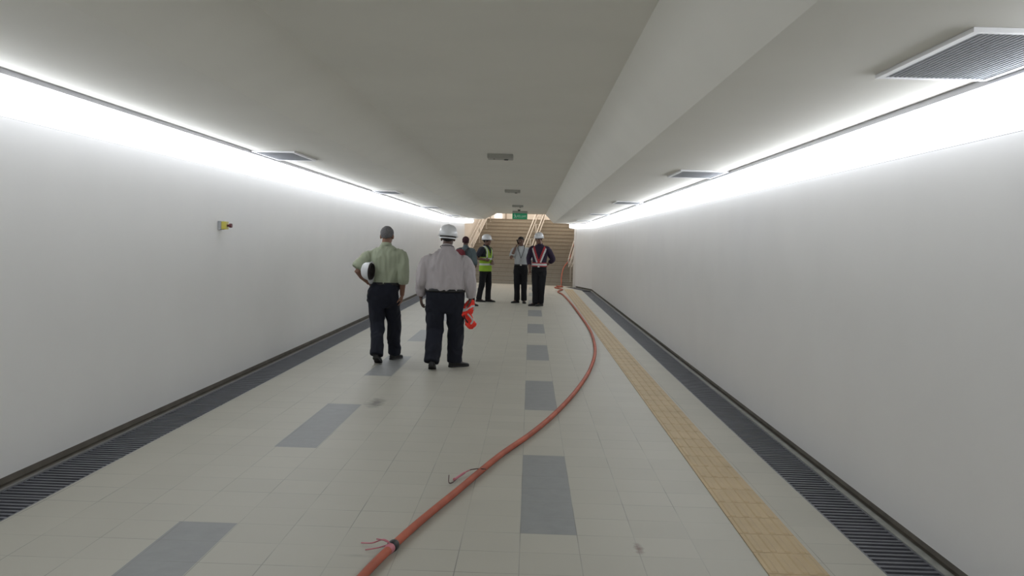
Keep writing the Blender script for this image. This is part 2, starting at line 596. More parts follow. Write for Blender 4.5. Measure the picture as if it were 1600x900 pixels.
def grate_run(x0, w, ystart, yend, path, side, where):
    first = None
    n = 0
    y = ystart
    while y + 1.0 <= yend + 0.01:
        if first is None:
            o = first = obj('drain_grate', grate(w), M['grate'])
        else:
            o = first.copy()
            C.objects.link(o)
        o.location = (x0, y, -0.001)
        tag(o, 'dark slatted drain grate along the %s wall, %s panel in view from the front' % (where, ORD[n]), 'drain grate', 'drain grates along the %s wall' % where)
        n += 1
        y += 1.0
    # the last bay turns inwards with the wall
    (xa, ya), (xb, yb) = path[1], path[2]
    a = math.atan2(xb - xa, yb - ya)
    d = Vector((xb - xa, yb - ya, 0)).normalized()
    e = Vector((d.y, -d.x, 0))
    inn = off(path, abs((GLo if side > 0 else GRo) - (XL if side > 0 else XR)), side)
    p = Vector((inn[1][0], inn[1][1], -0.001))
    if side < 0:
        p = p - e * w
    for i in range(2):
        o = first.copy()
        C.objects.link(o)
        o.location = p + d * (0.06 + i * 1.0)
        o.rotation_euler = (0, 0, -a)
        tag(o, 'dark slatted drain grate on the turned bay by the %s wall end, %s panel' % (where, ('nearer', 'farther')[i]), 'drain grate', 'drain grates along the %s wall' % where)


# grates start at the last full panel that the frame still shows
grate_run(GLo, GLi - GLo, 4.145, 31.3, PL, 1, 'left')
grate_run(GRi, GRo - GRi, 3.87, 30.2, PR, -1, 'right')

# ------------------------------------------------------------------ tactile guide strip
bm = bmesh.new()
TX = 1.197
y = 1.6
while y < 31.0:
    vs0 = box(bm, TX, TX + 0.298, y + 0.003, y + 0.297, 0.0005, 0.006)
    for k in range(4):
        cx = TX + 0.0375 + k * 0.0745
        prof = [(-0.019, 0.006), (-0.012, 0.0105), (0.012, 0.0105), (0.019, 0.006)]
        stations(bm, [[(cx + a * q, yy_, z - (0.004 if q < 1 else 0)) for a, z in prof] for yy_, q in ((y + 0.008, 0.8), (y + 0.020, 1), (y + 0.280, 1), (y + 0.292, 0.8))])
    y += 0.30
box(bm, TX + 0.002, TX + 0.296, 1.6, y, 0.0003, 0.003, 1)
tag(obj('tactile_paving', bm, [M['tactile'], M['joint']]), 'yellow ribbed tactile guide strip laid along the right side of the floor', 'tactile paving')

# ------------------------------------------------------------------ ceiling grilles


def grille(x0, x1, y0, y1, z, label):
    r = empty('ceiling_grille', ((x0 + x1) / 2, (y0 + y1) / 2, z))
    tag(r, label, 'ceiling grille', 'ceiling grilles beside the light coves')
    w, l = (x1 - x0) / 2, (y1 - y0) / 2
    bm = bmesh.new()
    t = 0.026
    for a in ((-w, w, -l, -l + t), (-w, w, l - t, l), (-w, -w + t, -l + t, l - t), (w - t, w, -l + t, l - t)):
        box(bm, a[0], a[1], a[2], a[3], -0.016, -0.001)
    obj('frame', bm, M['frame'], r)
    bm = bmesh.new()
    box(bm, -w + t, w - t, -l + t, l - t, -0.010, -0.002)
    n = 22
    for i in range(n):
        x = -w + t + (i + 0.5) * (2 * w - 2 * t) / n
        box(bm, x - 0.003, x + 0.003, -l + t, l - t, -0.0125, -0.010, 1)
    obj('grille_panel', bm, [M['grille'], M['groove']], r)
    return r


for i, (a, b) in enumerate(((2.94, 3.765), (8.55, 9.38), (14.9, 15.75), (21.2, 22.0), (27.4, 28.2))):
    grille(1.395, 1.850, a, b, ZSR, ('largest grey ceiling grille, cut by the top right corner of the frame', 'second grey ceiling grille on the right soffit, beside the light cove',
           'third thin grey ceiling grille along the right soffit', 'fourth small grey ceiling grille along the right soffit', 'farthest tiny ceiling grille on the right soffit near the stairs')[i])
for i, (a, b) in enumerate(((8.84, 9.77), (15.55, 16.45), (22.4, 23.3), (29.2, 30.1))):
    grille(-2.775, -2.345, a, b, ZSL, ('nearest grey ceiling grille on the left soffit with a bright white frame', 'second grey ceiling grille along the left soffit',
           'third thin ceiling grille along the left soffit', 'farthest ceiling grille on the left soffit before the wall turns')[i])

# ------------------------------------------------------------------ fittings on the middle of the ceiling


def emergency(y, label):
    r = empty('emergency_light', (-0.393, y, ZC))
    tag(r, label, 'emergency light', 'emergency lights on the ceiling centre')
    bm = bmesh.new()
    box(bm, -0.155, 0.155, -0.06, 0.16, -0.050, -0.001)
    bevel(bm, 0.006)
    obj('body', bm, M['fixture'], r)
    bm = bmesh.new()
    box(bm, -0.150, 0.150, -0.058, 0.158, -0.056, -0.0505)
    obj('cover', bm, M['frame'] if False else M['fixture'], r)
    bm = bmesh.new()
    g = bmesh.ops.create_cone(bm, cap_ends=True, segments=20, radius1=0.022, radius2=0.03, depth=0.012)
    bmesh.ops.translate(bm, vec=(0.07, 0.05, -0.062), verts=g['verts'])
    obj('lamp', bm, M['lens'], r)
    bm = bmesh.new()
    g = bmesh.ops.create_cone(bm, cap_ends=True, segments=12, radius1=0.009, radius2=0.009, depth=0.006)
    bmesh.ops.translate(bm, vec=(-0.075, 0.02, -0.059), verts=g['verts'])
    obj('indicator', bm, M['lens'], r)


emergency(10.85, 'nearest flat grey emergency light on the dark ceiling centre')
emergency(18.1, 'middle one of the three flat emergency lights on the ceiling centre')
emergency(25.5, 'farthest flat emergency light on the ceiling just before the green sign')

bm = bmesh.new()
g = bmesh.ops.create_cone(bm, cap_ends=True, segments=20, radius1=0.03, radius2=0.05, depth=0.05)
bmesh.ops.translate(bm, vec=(-0.40, 28.9, ZC - 0.026), verts=g['verts'])
o = obj('smoke_detector', bm, M['lens'])
tag(o, 'small dark round detector on the ceiling above the green sign', 'smoke detector')

sg = empty('exit_sign', (-0.385, 30.2, ZC))
tag(sg, 'green illuminated exit sign hanging at the end of the ceiling', 'sign')
bm = bmesh.new()
box(bm, -0.25, 0.25, -0.02, 0.02, -0.275, -0.075)
bevel(bm, 0.004)
obj('sign_panel', bm, M['signgreen'], sg)
bm = bmesh.new()
box(bm, -0.25, 0.25, -0.035, 0.035, -0.074, -0.001)
bevel(bm, 0.004)
obj('sign_housing', bm, M['fixture'], sg)


def rect(bm, x0, x1, z0, z1, y=-0.0215, d=0.0015):
    box(bm, x0, x1, y - d, y, z0, z1)


bm = bmesh.new()


def stroke(bm, a, b, w):
    a, b = Vector((a[0], 0, a[1])), Vector((b[0], 0, b[1]))
    d = (b - a).normalized()
    n = Vector((-d.z, 0, d.x)) * w / 2
    r = [a - n - d * w / 3, b - n + d * w / 3, b + n + d * w / 3, a + n - d * w / 3]
    stations(bm, [[Vector((p.x, -0.0232, p.z)) for p in r], [Vector((p.x, -0.0208, p.z)) for p in r]])


# running figure, arrow and the word
cx, cz = -0.165, -0.17
for a, b in (((cx, cz + .035), (cx + .012, cz - .01)), ((cx + .012, cz - .01), (cx - .02, cz - .055)), ((cx + .012, cz - .01), (cx + .045, cz - .03)), ((cx + .045, cz - .03), (cx + .035, cz - .06)),
             ((cx, cz + .03), (cx + .035, cz + .01)), ((cx, cz + .03), (cx - .035, cz + .015))):
    stroke(bm, a, b, 0.014)
g = bmesh.ops.create_cone(bm, cap_ends=True, segments=12, radius1=0.013, radius2=0.013, depth=0.002)
bmesh.ops.rotate(bm, cent=(0, 0, 0), matrix=Matrix.Rotation(PI / 2, 3, 'X'), verts=g['verts'])
bmesh.ops.translate(bm, vec=(cx - 0.008, -0.022, cz + 0.06), verts=g['verts'])
GL = {'K': [((0, 0), (0, 1)), ((0, .5), (.6, 1)), ((0, .5), (.6, 0))], 'E': [((0, 0), (0, 1)), ((0, 0), (.6, 0)), ((0, .5), (.5, .5)), ((0, 1), (.6, 1))],
      'L': [((0, 0), (0, 1)), ((0, 0), (.6, 0))], 'U': [((0, .1), (0, 1)), ((.6, .1), (.6, 1)), ((0, 0), (.6, 0))], 'A': [((0, 0), (.3, 1)), ((.3, 1), (.6, 0)), ((.12, .4), (.48, .4))],
      'R': [((0, 0), (0, 1)), ((0, 1), (.5, 1)), ((.55, .9), (.55, .6)), ((.5, .5), (0, .5)), ((.25, .5), (.6, 0))]}
x = -0.085
for ch in 'KELUAR':
    for a, b in GL[ch]:
        stroke(bm, (x + a[0] * .055, -0.205 + a[1] * .065), (x + b[0] * .055, -0.205 + b[1] * .065), 0.009)
    x += 0.050
obj('lettering', bm, M['signwhite'], sg)

# ------------------------------------------------------------------ stop switch on the left wall
sw = empty('wall_switch', (XL, 9.06, 1.655))
tag(sw, 'small yellow push-button box with dark red knob on the left wall', 'switch')
bm = bmesh.new()
box(bm, 0.001, 0.030, -0.062, 0.062, -0.045, 0.045)
bevel(bm, 0.004)
obj('back_box', bm, M['greybox'], sw)
bm = bmesh.new()
box(bm, 0.030, 0.078, -0.042, 0.042, -0.040, 0.040)
bevel(bm, 0.005)
obj('cover', bm, M['yellow'], sw)
bm = bmesh.new()
for r_, x0, x1 in ((0.012, 0.078, 0.10), (0.021, 0.10, 0.125)):
    g = bmesh.ops.create_cone(bm, cap_ends=True, segments=20, radius1=r_, radius2=r_, depth=x1 - x0)
    bmesh.ops.rotate(bm, cent=(0, 0, 0), matrix=Matrix.Rotation(PI / 2, 3, 'Y'), verts=g['verts'])
    bmesh.ops.translate(bm, vec=((x0 + x1) / 2, 0, 0), verts=g['verts'])
obj('knob', bm, M['redknob'], sw)

# ------------------------------------------------------------------ orange hose
hp = [(-1.05, 2.6), (-0.90, 3.2), (-0.765, 3.79), (-0.705, 4.155), (-0.661, 4.395), (-0.564, 4.852), (-0.406, 5.5), (-0.18, 6.442), (0.063, 7.283), (0.303, 8.294), (0.556, 9.613), (0.806, 11.285),
      (1.005, 13.294), (1.120, 15.995), (1.130, 19.0), (1.105, 23.3), (1.035, 27.186), (0.93, 29.0), (1.13, 30.5), (0.90, 31.6), (1.20, 32.4), (1.0, 32.9), (1.17, 33.2)]
pts = [Vector((x, y, 0.0225)) for x, y in hp]
for (u, s) in ((1.62, 0.3), (1.60, 0.9), (1.72, 1.5), (1.68, 2.2), (1.80, 3.0), (1.78, 3.8), (1.85, 4.6), (1.85, 5.6)):
    zz = min(s / GO, 16) * RISE + 0.13 if s < 4.3 else 2.55 + 0.026
    if s == 4.6: zz = 2.60
    pts.append(sp(u, s, zz + 0.03))
hz = empty('hose', (-0.661, 4.395, 0))
tag(hz, 'long orange rubber hose curving down the floor and up the stairs', 'hose')
bm = bmesh.new()
hs = catmull([p - Vector((-0.661, 4.395, 0)) for p in pts], 8)
tube(bm, hs, 0.0215, 14)
obj('hose_body', bm, M['hose'], hz, True)
bm = bmesh.new()
dv = Vector((0.10, 0.47, 0)).normalized()
c0 = Vector((0.012, 0.06, 0.0225))
tube(bm, [c0 - dv * 0.022, c0 - dv * .01, c0 + dv * .01, c0 + dv * 0.022], [0.0275, .029, .029, 0.0275], 16)
obj('clamp', bm, M['black'], hz, True)
bm = bmesh.new()
tube(bm, [c0 - dv * 0.07, c0 - dv * .055, c0 - dv * 0.03], [0.0235, .025, 0.0245], 16)
for e in ([(-.005, .05, .045), (-.04, .07, .05), (-.10, .10, .02), (-.16, .13, .008)], [(0, .03, .046), (-.03, .03, .06), (-.07, .06, .055)], [(-.01, .02, .04), (-.06, .03, .02), (-.12, .03, .008)]):
    tube(bm, catmull(e, 5), 0.0035, 6)
obj('tape', bm, M['pink'], hz, True)
bm = bmesh.new()
q = Vector((-0.285, 5.96, 0)) - Vector((-0.661, 4.395, 0))
tube(bm, catmull([q + Vector(v) for v in ((0.03, 0, .045), (-0.03, .02, .04), (-.09, 0.0, .03), (-.14, -.10, .012), (-.172, -.23, .01), (-.195, -.24, .012), (-.205, -.13, .03))], 6), 0.0035, 6)
obj('wire', bm, M['wire'], hz, True)
bm = bmesh.new()
tube(bm, catmull([q + Vector(v) for v in ((-.08, 0.0, .034), (-.11, -.04, .026), (-.14, -.10, .017), (-.165, -.17, .014))], 6), [0.004] * 6 + [0.008] * 12 + [0.012], 8)
obj('tape', bm, M['pink'], hz, True)


# ------------------------------------------------------------------ people
DG = None
MM = dict(
    skin_brown=mat('brown_skin', (0.23, 0.115, 0.075), 0.5, 0.05, 8),
    skin_dark=mat('dark_brown_skin', (0.10, 0.052, 0.036), 0.5, 0.05, 8),
    skin_mid=mat('medium_brown_skin', (0.17, 0.09, 0.062), 0.5, 0.05, 8),
    eye=mat('dark_eye', (0.015, 0.012, 0.01), 0.2, 0.0),
    hair_grey=mat('grey_short_hair', (0.17, 0.165, 0.17), 0.9, 0.2, 90, bump=0.5, bscale=200),
    hair_black=mat('black_short_hair', (0.015, 0.013, 0.013), 0.8, 0.2, 90, bump=0.4, bscale=200),
    green=mat('pale_green_cotton', (0.345, 0.38, 0.275), 0.9, 0.05, 5),
    pinkwhite=mat('off_white_striped_cotton', (0.43, 0.395, 0.40), 0.9, 0.03, 5),
    white=mat('white_cotton', (0.52, 0.54, 0.55), 0.9, 0.03, 5),
    navyshirt=mat('dark_navy_cotton', (0.020, 0.022, 0.035), 0.9, 0.1, 5),
    purple=mat('dark_purple_cotton', (0.028, 0.016, 0.04), 0.9, 0.1, 5),
    teal=mat('grey_teal_cotton', (0.10, 0.135, 0.145), 0.9, 0.1, 5),
    maroon=mat('maroon_knit', (0.055, 0.018, 0.025), 0.95, 0.1, 30),
    navy=mat('navy_trouser_cloth', (0.006, 0.008, 0.018), 0.9, 0.12, 5),
    blacktr=mat('black_trouser_cloth', (0.005, 0.005, 0.008), 0.9, 0.12, 5),
    belt=mat('black_leather_belt', (0.008, 0.008, 0.009), 0.4, 0.05),
    shoe=mat('dark_leather_shoe', (0.014, 0.014, 0.015), 0.4, 0.1, 8),
    sole=mat('dark_rubber_sole', (0.03, 0.03, 0.03), 0.8, 0.1, 8),
    helmet=mat('white_hard_hat_shell', (0.70, 0.71, 0.72), 0.28, 0.01, 3),
    helmet_in=mat('dark_hat_harness', (0.05, 0.04, 0.038), 0.8, 0.1),
    lime=mat('lime_hi_vis_mesh', (0.32, 0.52, 0.035), 0.8, 0.06, 6),
    silver=mat('silver_reflective_tape', (0.55, 0.56, 0.55), 0.4, 0.03, 6),
    redvest=mat('red_hi_vis_mesh', (0.38, 0.03, 0.04), 0.8, 0.06, 6),
    fluo=mat('fluorescent_red_orange_cloth', (0.95, 0.05, 0.03), 0.8, 0.06, 6),
    redbag=mat('dark_red_backpack_cloth', (0.15, 0.012, 0.022), 0.8, 0.1, 6),
    bagtrim=mat('black_bag_trim', (0.02, 0.012, 0.015), 0.7, 0.1, 6),
    lanyard=mat('dark_lanyard_ribbon', (0.04, 0.04, 0.045), 0.8, 0.1, 6),
    badge=mat('pale_badge_card', (0.5, 0.5, 0.5), 0.4, 0.1, 6),
    phone=mat('black_phone', (0.01, 0.01, 0.011), 0.25, 0.1, 6),
)


def voxelize(bm, size, smooth=3):
    me = bpy.data.meshes.new('tmp')
    bmesh.ops.recalc_face_normals(bm, faces=bm.faces[:])
    bm.to_mesh(me)
    bm.free()
    o = bpy.data.objects.new('tmp', me)
    C.objects.link(o)
    r = o.modifiers.new('r', 'REMESH')
    r.mode = 'VOXEL'
    r.voxel_size = size
    r.use_smooth_shade = True
    if smooth:
        m = o.modifiers.new('s', 'SMOOTH')
        m.iterations = smooth
        m.factor = 0.5
    dg = bpy.context.evaluated_depsgraph_get()
    dg.update()
    out = bpy.data.meshes.new_from_object(o.evaluated_get(dg))
    bpy.data.objects.remove(o)
    bpy.data.meshes.remove(me)
    return out


def wrinkle(me, amp, fx=9, fz=5, seed=0.0, fine=0.35):
    me.update()
    nrm = [v.normal.copy() for v in me.vertices]
    for v, n in zip(me.vertices, nrm):
        p = v.co
        a = noise.noise(Vector((p.x * fx + seed, p.y * fx, p.z * fz)))
        b = noise.noise(Vector((p.x * fx * 2.6, p.y * fx * 2.6 + seed, p.z * fz * 2.2 + 3 * a)))
        v.co = p + n * amp * ((1 - abs(a) * 2.4) * 0.7 + b * fine * 2)
    me.update()


def sring(cx, cy, z, rx, ry, n=2.3, seg=40):
    out = []
    for k in range(seg):
        a = 2 * PI * k / seg
        c, s = math.cos(a), math.sin(a)
        out.append(Vector((cx + rx * math.copysign(abs(c) ** (2 / n), c), cy + ry * math.copysign(abs(s) ** (2 / n), s), z)))
    return out


def torso_at(prof, z):
    """prof rows: (z, rx, ry, cx, cy) from low to high"""
    if z <= prof[0][0]: return prof[0][1:]
    for a, b in zip(prof, prof[1:]):
        if z <= b[0]:
            t = (z - a[0]) / (b[0] - a[0])
            t = t * t * (3 - 2 * t) * 0.5 + t * 0.5
            return tuple(a[i] + (b[i] - a[i]) * t for i in range(1, 5))
    return prof[-1][1:]


def torso_loft(bm, prof, z0, z1, grow=0.0, step=0.02, mi=0):
    n = max(2, int((z1 - z0) / step))
    secs = []
    for i in range(n + 1):
        z = z0 + (z1 - z0) * i / n
        rx, ry, cx, cy = torso_at(prof, z)
        secs.append(sring(cx, cy, z, rx + grow, ry + grow))
    stations(bm, secs, mi=mi)


def frame_rot(d, n):
    d = Vector(d).normalized()
    n = Vector(n)
    n = (n - d * n.dot(d)).normalized()
    s = d.cross(n)
    return Matrix((s, d, n)).transposed(), d, n, s


def hand(bm, w, d, n, thumb=1, curl=0.35, k=1.0, spread=0.10):
    R, d, n, s = frame_rot(d, n)
    w = Vector(w)
    ellipsoid(bm, w + d * 0.048 * k, (0.039 * k, 0.056 * k, 0.017 * k), R, 16, 10)
    tube(bm, [w - d * 0.02, w + d * 0.03], [0.027 * k, 0.026 * k], 12, flat=0.75, up=n)
    for i, (o_, L) in enumerate(((0.030, 0.070), (0.0105, 0.078), (-0.0105, 0.072), (-0.030, 0.057))):
        a = curl * (0.8 + 0.15 * i)
        dd = (d + s * thumb * o_ * spread * 20).normalized()
        p = w + d * 0.082 * k + s * thumb * o_ * k
        P = [p - d * 0.02, p]
        ang = a * 0.7
        for f in (0.42, 0.33, 0.25):
            p = p + (dd * math.cos(ang) + n * math.sin(ang)) * L * f * k
            P.append(p)
            ang += a
        tube(bm, P, [0.0095 * k, 0.0095 * k, 0.009 * k, 0.0082 * k, 0.007 * k], 8)
    p = w + d * 0.022 * k + s * thumb * 0.026 * k
    P = [p, p + (s * thumb * 0.75 + d * 0.65 + n * 0.25).normalized() * 0.04 * k]
    P.append(P[-1] + (s * thumb * 0.35 + d * 0.85 + n * 0.35).normalized() * 0.032 * k)
    P.append(P[-1] + (d * 0.9 + n * 0.45).normalized() * 0.024 * k)
    tube(bm, P, [0.014 * k, 0.012 * k, 0.0105 * k, 0.0085 * k], 8)


def head_parts(bm, c, R, k=1.0):
    def e(o_, r):
        ellipsoid(bm, Vector(c) + R @ (Vector(o_) * k), tuple(q * k for q in r), R, 24, 16)
    e((0, -0.012, 0.028), (0.076, 0.094, 0.088))
    e((0, 0.020, -0.035), (0.062, 0.072, 0.082))
    e((0, 0.055, -0.092), (0.034, 0.034, 0.026))
    e((0, 0.096, -0.012), (0.011, 0.020, 0.026))
    e((0, 0.103, -0.028), (0.017, 0.014, 0.011))
    e((0, 0.078, 0.022), (0.050, 0.018, 0.012))
    e((0, 0.086, -0.058), (0.024, 0.012, 0.010))
    e((0.042, 0.060, -0.025), (0.022, 0.024, 0.022))
    e((-0.042, 0.060, -0.025), (0.022, 0.024, 0.022))
    for s in (-1, 1):
        e((s * 0.078, -0.012, -0.010), (0.012, 0.022, 0.034))


def skull_cap(c, R, k, grow, cut, mats, name, parent, th=0.010, rough=0.0):
    """hair or knitted cap: shell of the skull above a slanting line z > cut[0] + cut[1]*y"""
    bm = bmesh.new()
    bmesh.ops.create_uvsphere(bm, u_segments=40, v_segments=28, radius=1.0)
    for v in bm.verts:
        q = Vector((v.co.x * (0.076 + grow), -0.012 + v.co.y * (0.094 + grow), 0.028 + v.co.z * (0.088 + grow)))
        if q.z < 0.028:
            f = min(1, (0.028 - q.z) / 0.1)
            q.x *= 1 - 0.18 * f
        v.co = q
    bmesh.ops.delete(bm, geom=[f for f in bm.faces if f.calc_center_median().z < cut[0] + cut[1] * f.calc_center_median().y], context='FACES')
    bmesh.ops.recalc_face_normals(bm, faces=bm.faces[:])
    bmesh.ops.solidify(bm, geom=bm.faces[:], thickness=th)
    for v in bm.verts:
        q = v.co.copy()
        if rough:
            q += q.normalized() * rough * noise.noise(q * 60)
        v.co = Vector(c) + R @ (q * k)
    return obj(name, bm, mats, parent, True)


def hard_hat(name, c, R, k, parent=None, tails=False, scale=1.0):
    """c is the centre of the head opening; R turns the hat (y is its front)"""
    root = parent

    def tf(bm):
        for v in bm.verts:
            v.co = Vector(c) + R @ (v.co * k)
    bm = bmesh.new()
    seg, secs = 48, []
    prof = [(1.0, 0.0), (1.0, 0.02), (0.985, 0.045), (0.94, 0.072), (0.85, 0.098), (0.70, 0.120), (0.50, 0.134), (0.28, 0.142), (0.08, 0.145)]
    for r, z in prof:
        secs.append([Vector((0.112 * r * math.cos(a), 0.134 * r * math.sin(a), z + 0.008 * max(0, math.cos(a * 2 + PI)) * 0 + (0.006 if abs(math.cos(a)) < 0.22 and r < 0.97 else 0))) for a in (2 * PI * i / seg for i in range(seg))])
    inner = [[p * 0.965 + Vector((0, 0, -0.001)) for p in s_] for s_ in secs]
    va = [[bm.verts.new(p) for p in s_] for s_ in secs]
    vb = [[bm.verts.new(p) for p in s_] for s_ in inner]
    for grp in (va, vb):
        for a, b in zip(grp, grp[1:]):
            for i in range(seg):
                bm.faces.new((a[i], a[(i + 1) % seg], b[(i + 1) % seg], b[i]))
        bm.faces.new(grp[-1])
    for i in range(seg):
        bm.faces.new((va[0][i], va[0][(i + 1) % seg], vb[0][(i + 1) % seg], vb[0][i]))
    tf(bm)
    shell = obj(name, bm, MM['helmet'], root, True)
    # brim: narrow all round, peak at the front
    bm = bmesh.new()
    rings = []
    for t, dz in ((0.99, 0.006), (1.0, 0.012), (None, 0.004), (None, -0.001), (0.97, 0.0)):
        ring = []
        for i in range(seg):
            a = 2 * PI * i / seg
            pk = max(0, math.sin(a)) ** 3
            ext = 0.014 + 0.040 * pk
            x, y = 0.112 * math.cos(a), 0.134 * math.sin(a)
            if t is None:
                nx, ny = math.cos(a), math.sin(a)
                ring.append(Vector((x + nx * ext, y + ny * ext, dz - 0.010 * pk)))
            else:
                ring.append(Vector((x * t, y * t, dz)))
        rings.append(ring)
    stations(bm, rings + [rings[0]], caps=False)
    bmesh.ops.remove_doubles(bm, verts=bm.verts[:], dist=1e-5)
    tf(bm)
    obj('brim', bm, MM['helmet'], shell, True)
    bm = bmesh.new()
    for z0, z1, q in ((-0.020, 0.003, 0.90),):
        a = [sring(0, 0, z, 0.112 * q, 0.134 * q, 2.0, seg) for z in (z0, z1)]
        b = [sring(0, 0, z, 0.112 * (q - 0.05), 0.134 * (q - 0.05), 2.0, seg) for z in (z1, z0)]
        stations(bm, a + b + [a[0]], caps=False)
    # padded liner and crown straps inside
    secs = [sring(0, 0, z, 0.112 * q, 0.134 * q, 2.0, seg) for q, z in ((0.94, 0.004), (0.93, 0.03), (0.86, 0.07), (0.66, 0.10), (0.30, 0.118), (0.05, 0.120))]
    stations(bm, secs + [s_ for s_ in reversed([[p * 0.97 for p in r_] for r_ in secs])] + [secs[0]], caps=False)
    for ang in (0.3, 1.35, 2.4):
        P = [Vector((0.098 * math.cos(t) * math.cos(ang), 0.118 * math.cos(t) * math.sin(ang), 0.115 * math.sin(t))) for t in (PI * i / 12 for i in range(13))]
        tube(bm, P, 0.006, 6, cap_round=False)
    tf(bm)
    obj('harness', bm, MM['helmet_in'], shell, True)
    if tails:
        bm = bmesh.new()
        q = 0.93
        a = [sring(0, 0, z, 0.112 * q, 0.134 * q, 2.0, seg) for z in (-0.034, -0.018)]
        b = [sring(0, 0, z, 0.112 * (q - 0.05), 0.134 * (q - 0.05), 2.0, seg) for z in (-0.018, -0.034)]
        stations(bm, a + b + [a[0]], caps=False)
        tf(bm)
        obj('sweatband', bm, MM['helmet'], shell, True)
    return shell


def shoe(ankle, yaw, pitch, k, parent):
    """ankle (x, y, z of the sole under the ankle); yaw turns the toe, pitch lifts the heel about the toe"""
    R = Matrix.Rotation(-yaw, 3, 'Z') @ Matrix.Rotation(-pitch, 3, 'X')
    piv = Vector((0, 0.12, 0))
    base = Vector(ankle)

    def tf(p):
        q = Matrix.Rotation(-pitch, 3, 'X') @ (p - piv) + piv
        return base + Matrix.Rotation(-yaw, 3, 'Z') @ (q * k)
    prof = [(-0.078, .012, .03, .052), (-0.072, .028, .045, .062), (-0.05, .036, .055, .085), (-0.02, .038, .058, .100), (0.01, .038, .052, .098), (0.05, .040, .045, .076),
            (0.10, .046, .038, .060), (0.14, .046, .033, .050), (0.175, .038, .028, .044), (0.198, .020, .024, .036), (0.205, .008, .022, .03)]
    bm = bmesh.new()
    secs = []
    for y, rx, _, zt in prof:
        secs.append([tf(Vector((rx * math.cos(a), y, 0.018 + (zt - 0.018) * (0.5 + 0.5 * math.sin(a)) if math.sin(a) > -0.5 else 0.018))) for a in (2 * PI * i / 20 for i in range(20))])
    stations(bm, secs)
    sh = obj('shoe', bm, MM['shoe'], parent, True)
    bm = bmesh.new()
    pts = [(-0.082, .0), (-0.078, .022), (-0.055, .038), (0.0, .038), (0.04, .038), (0.09, .047), (0.14, .048), (0.18, .038), (0.203, .018), (0.21, .0)]
    out = [Vector((x, y, 0)) for y, x in pts] + [Vector((-x, y, 0)) for y, x in reversed(pts[1:-1])]
    stations(bm, [[tf(p) for p in out], [tf(p + Vector((0, 0, 0.022))) for p in out]])
    obj('sole', bm, MM['sole'], sh)


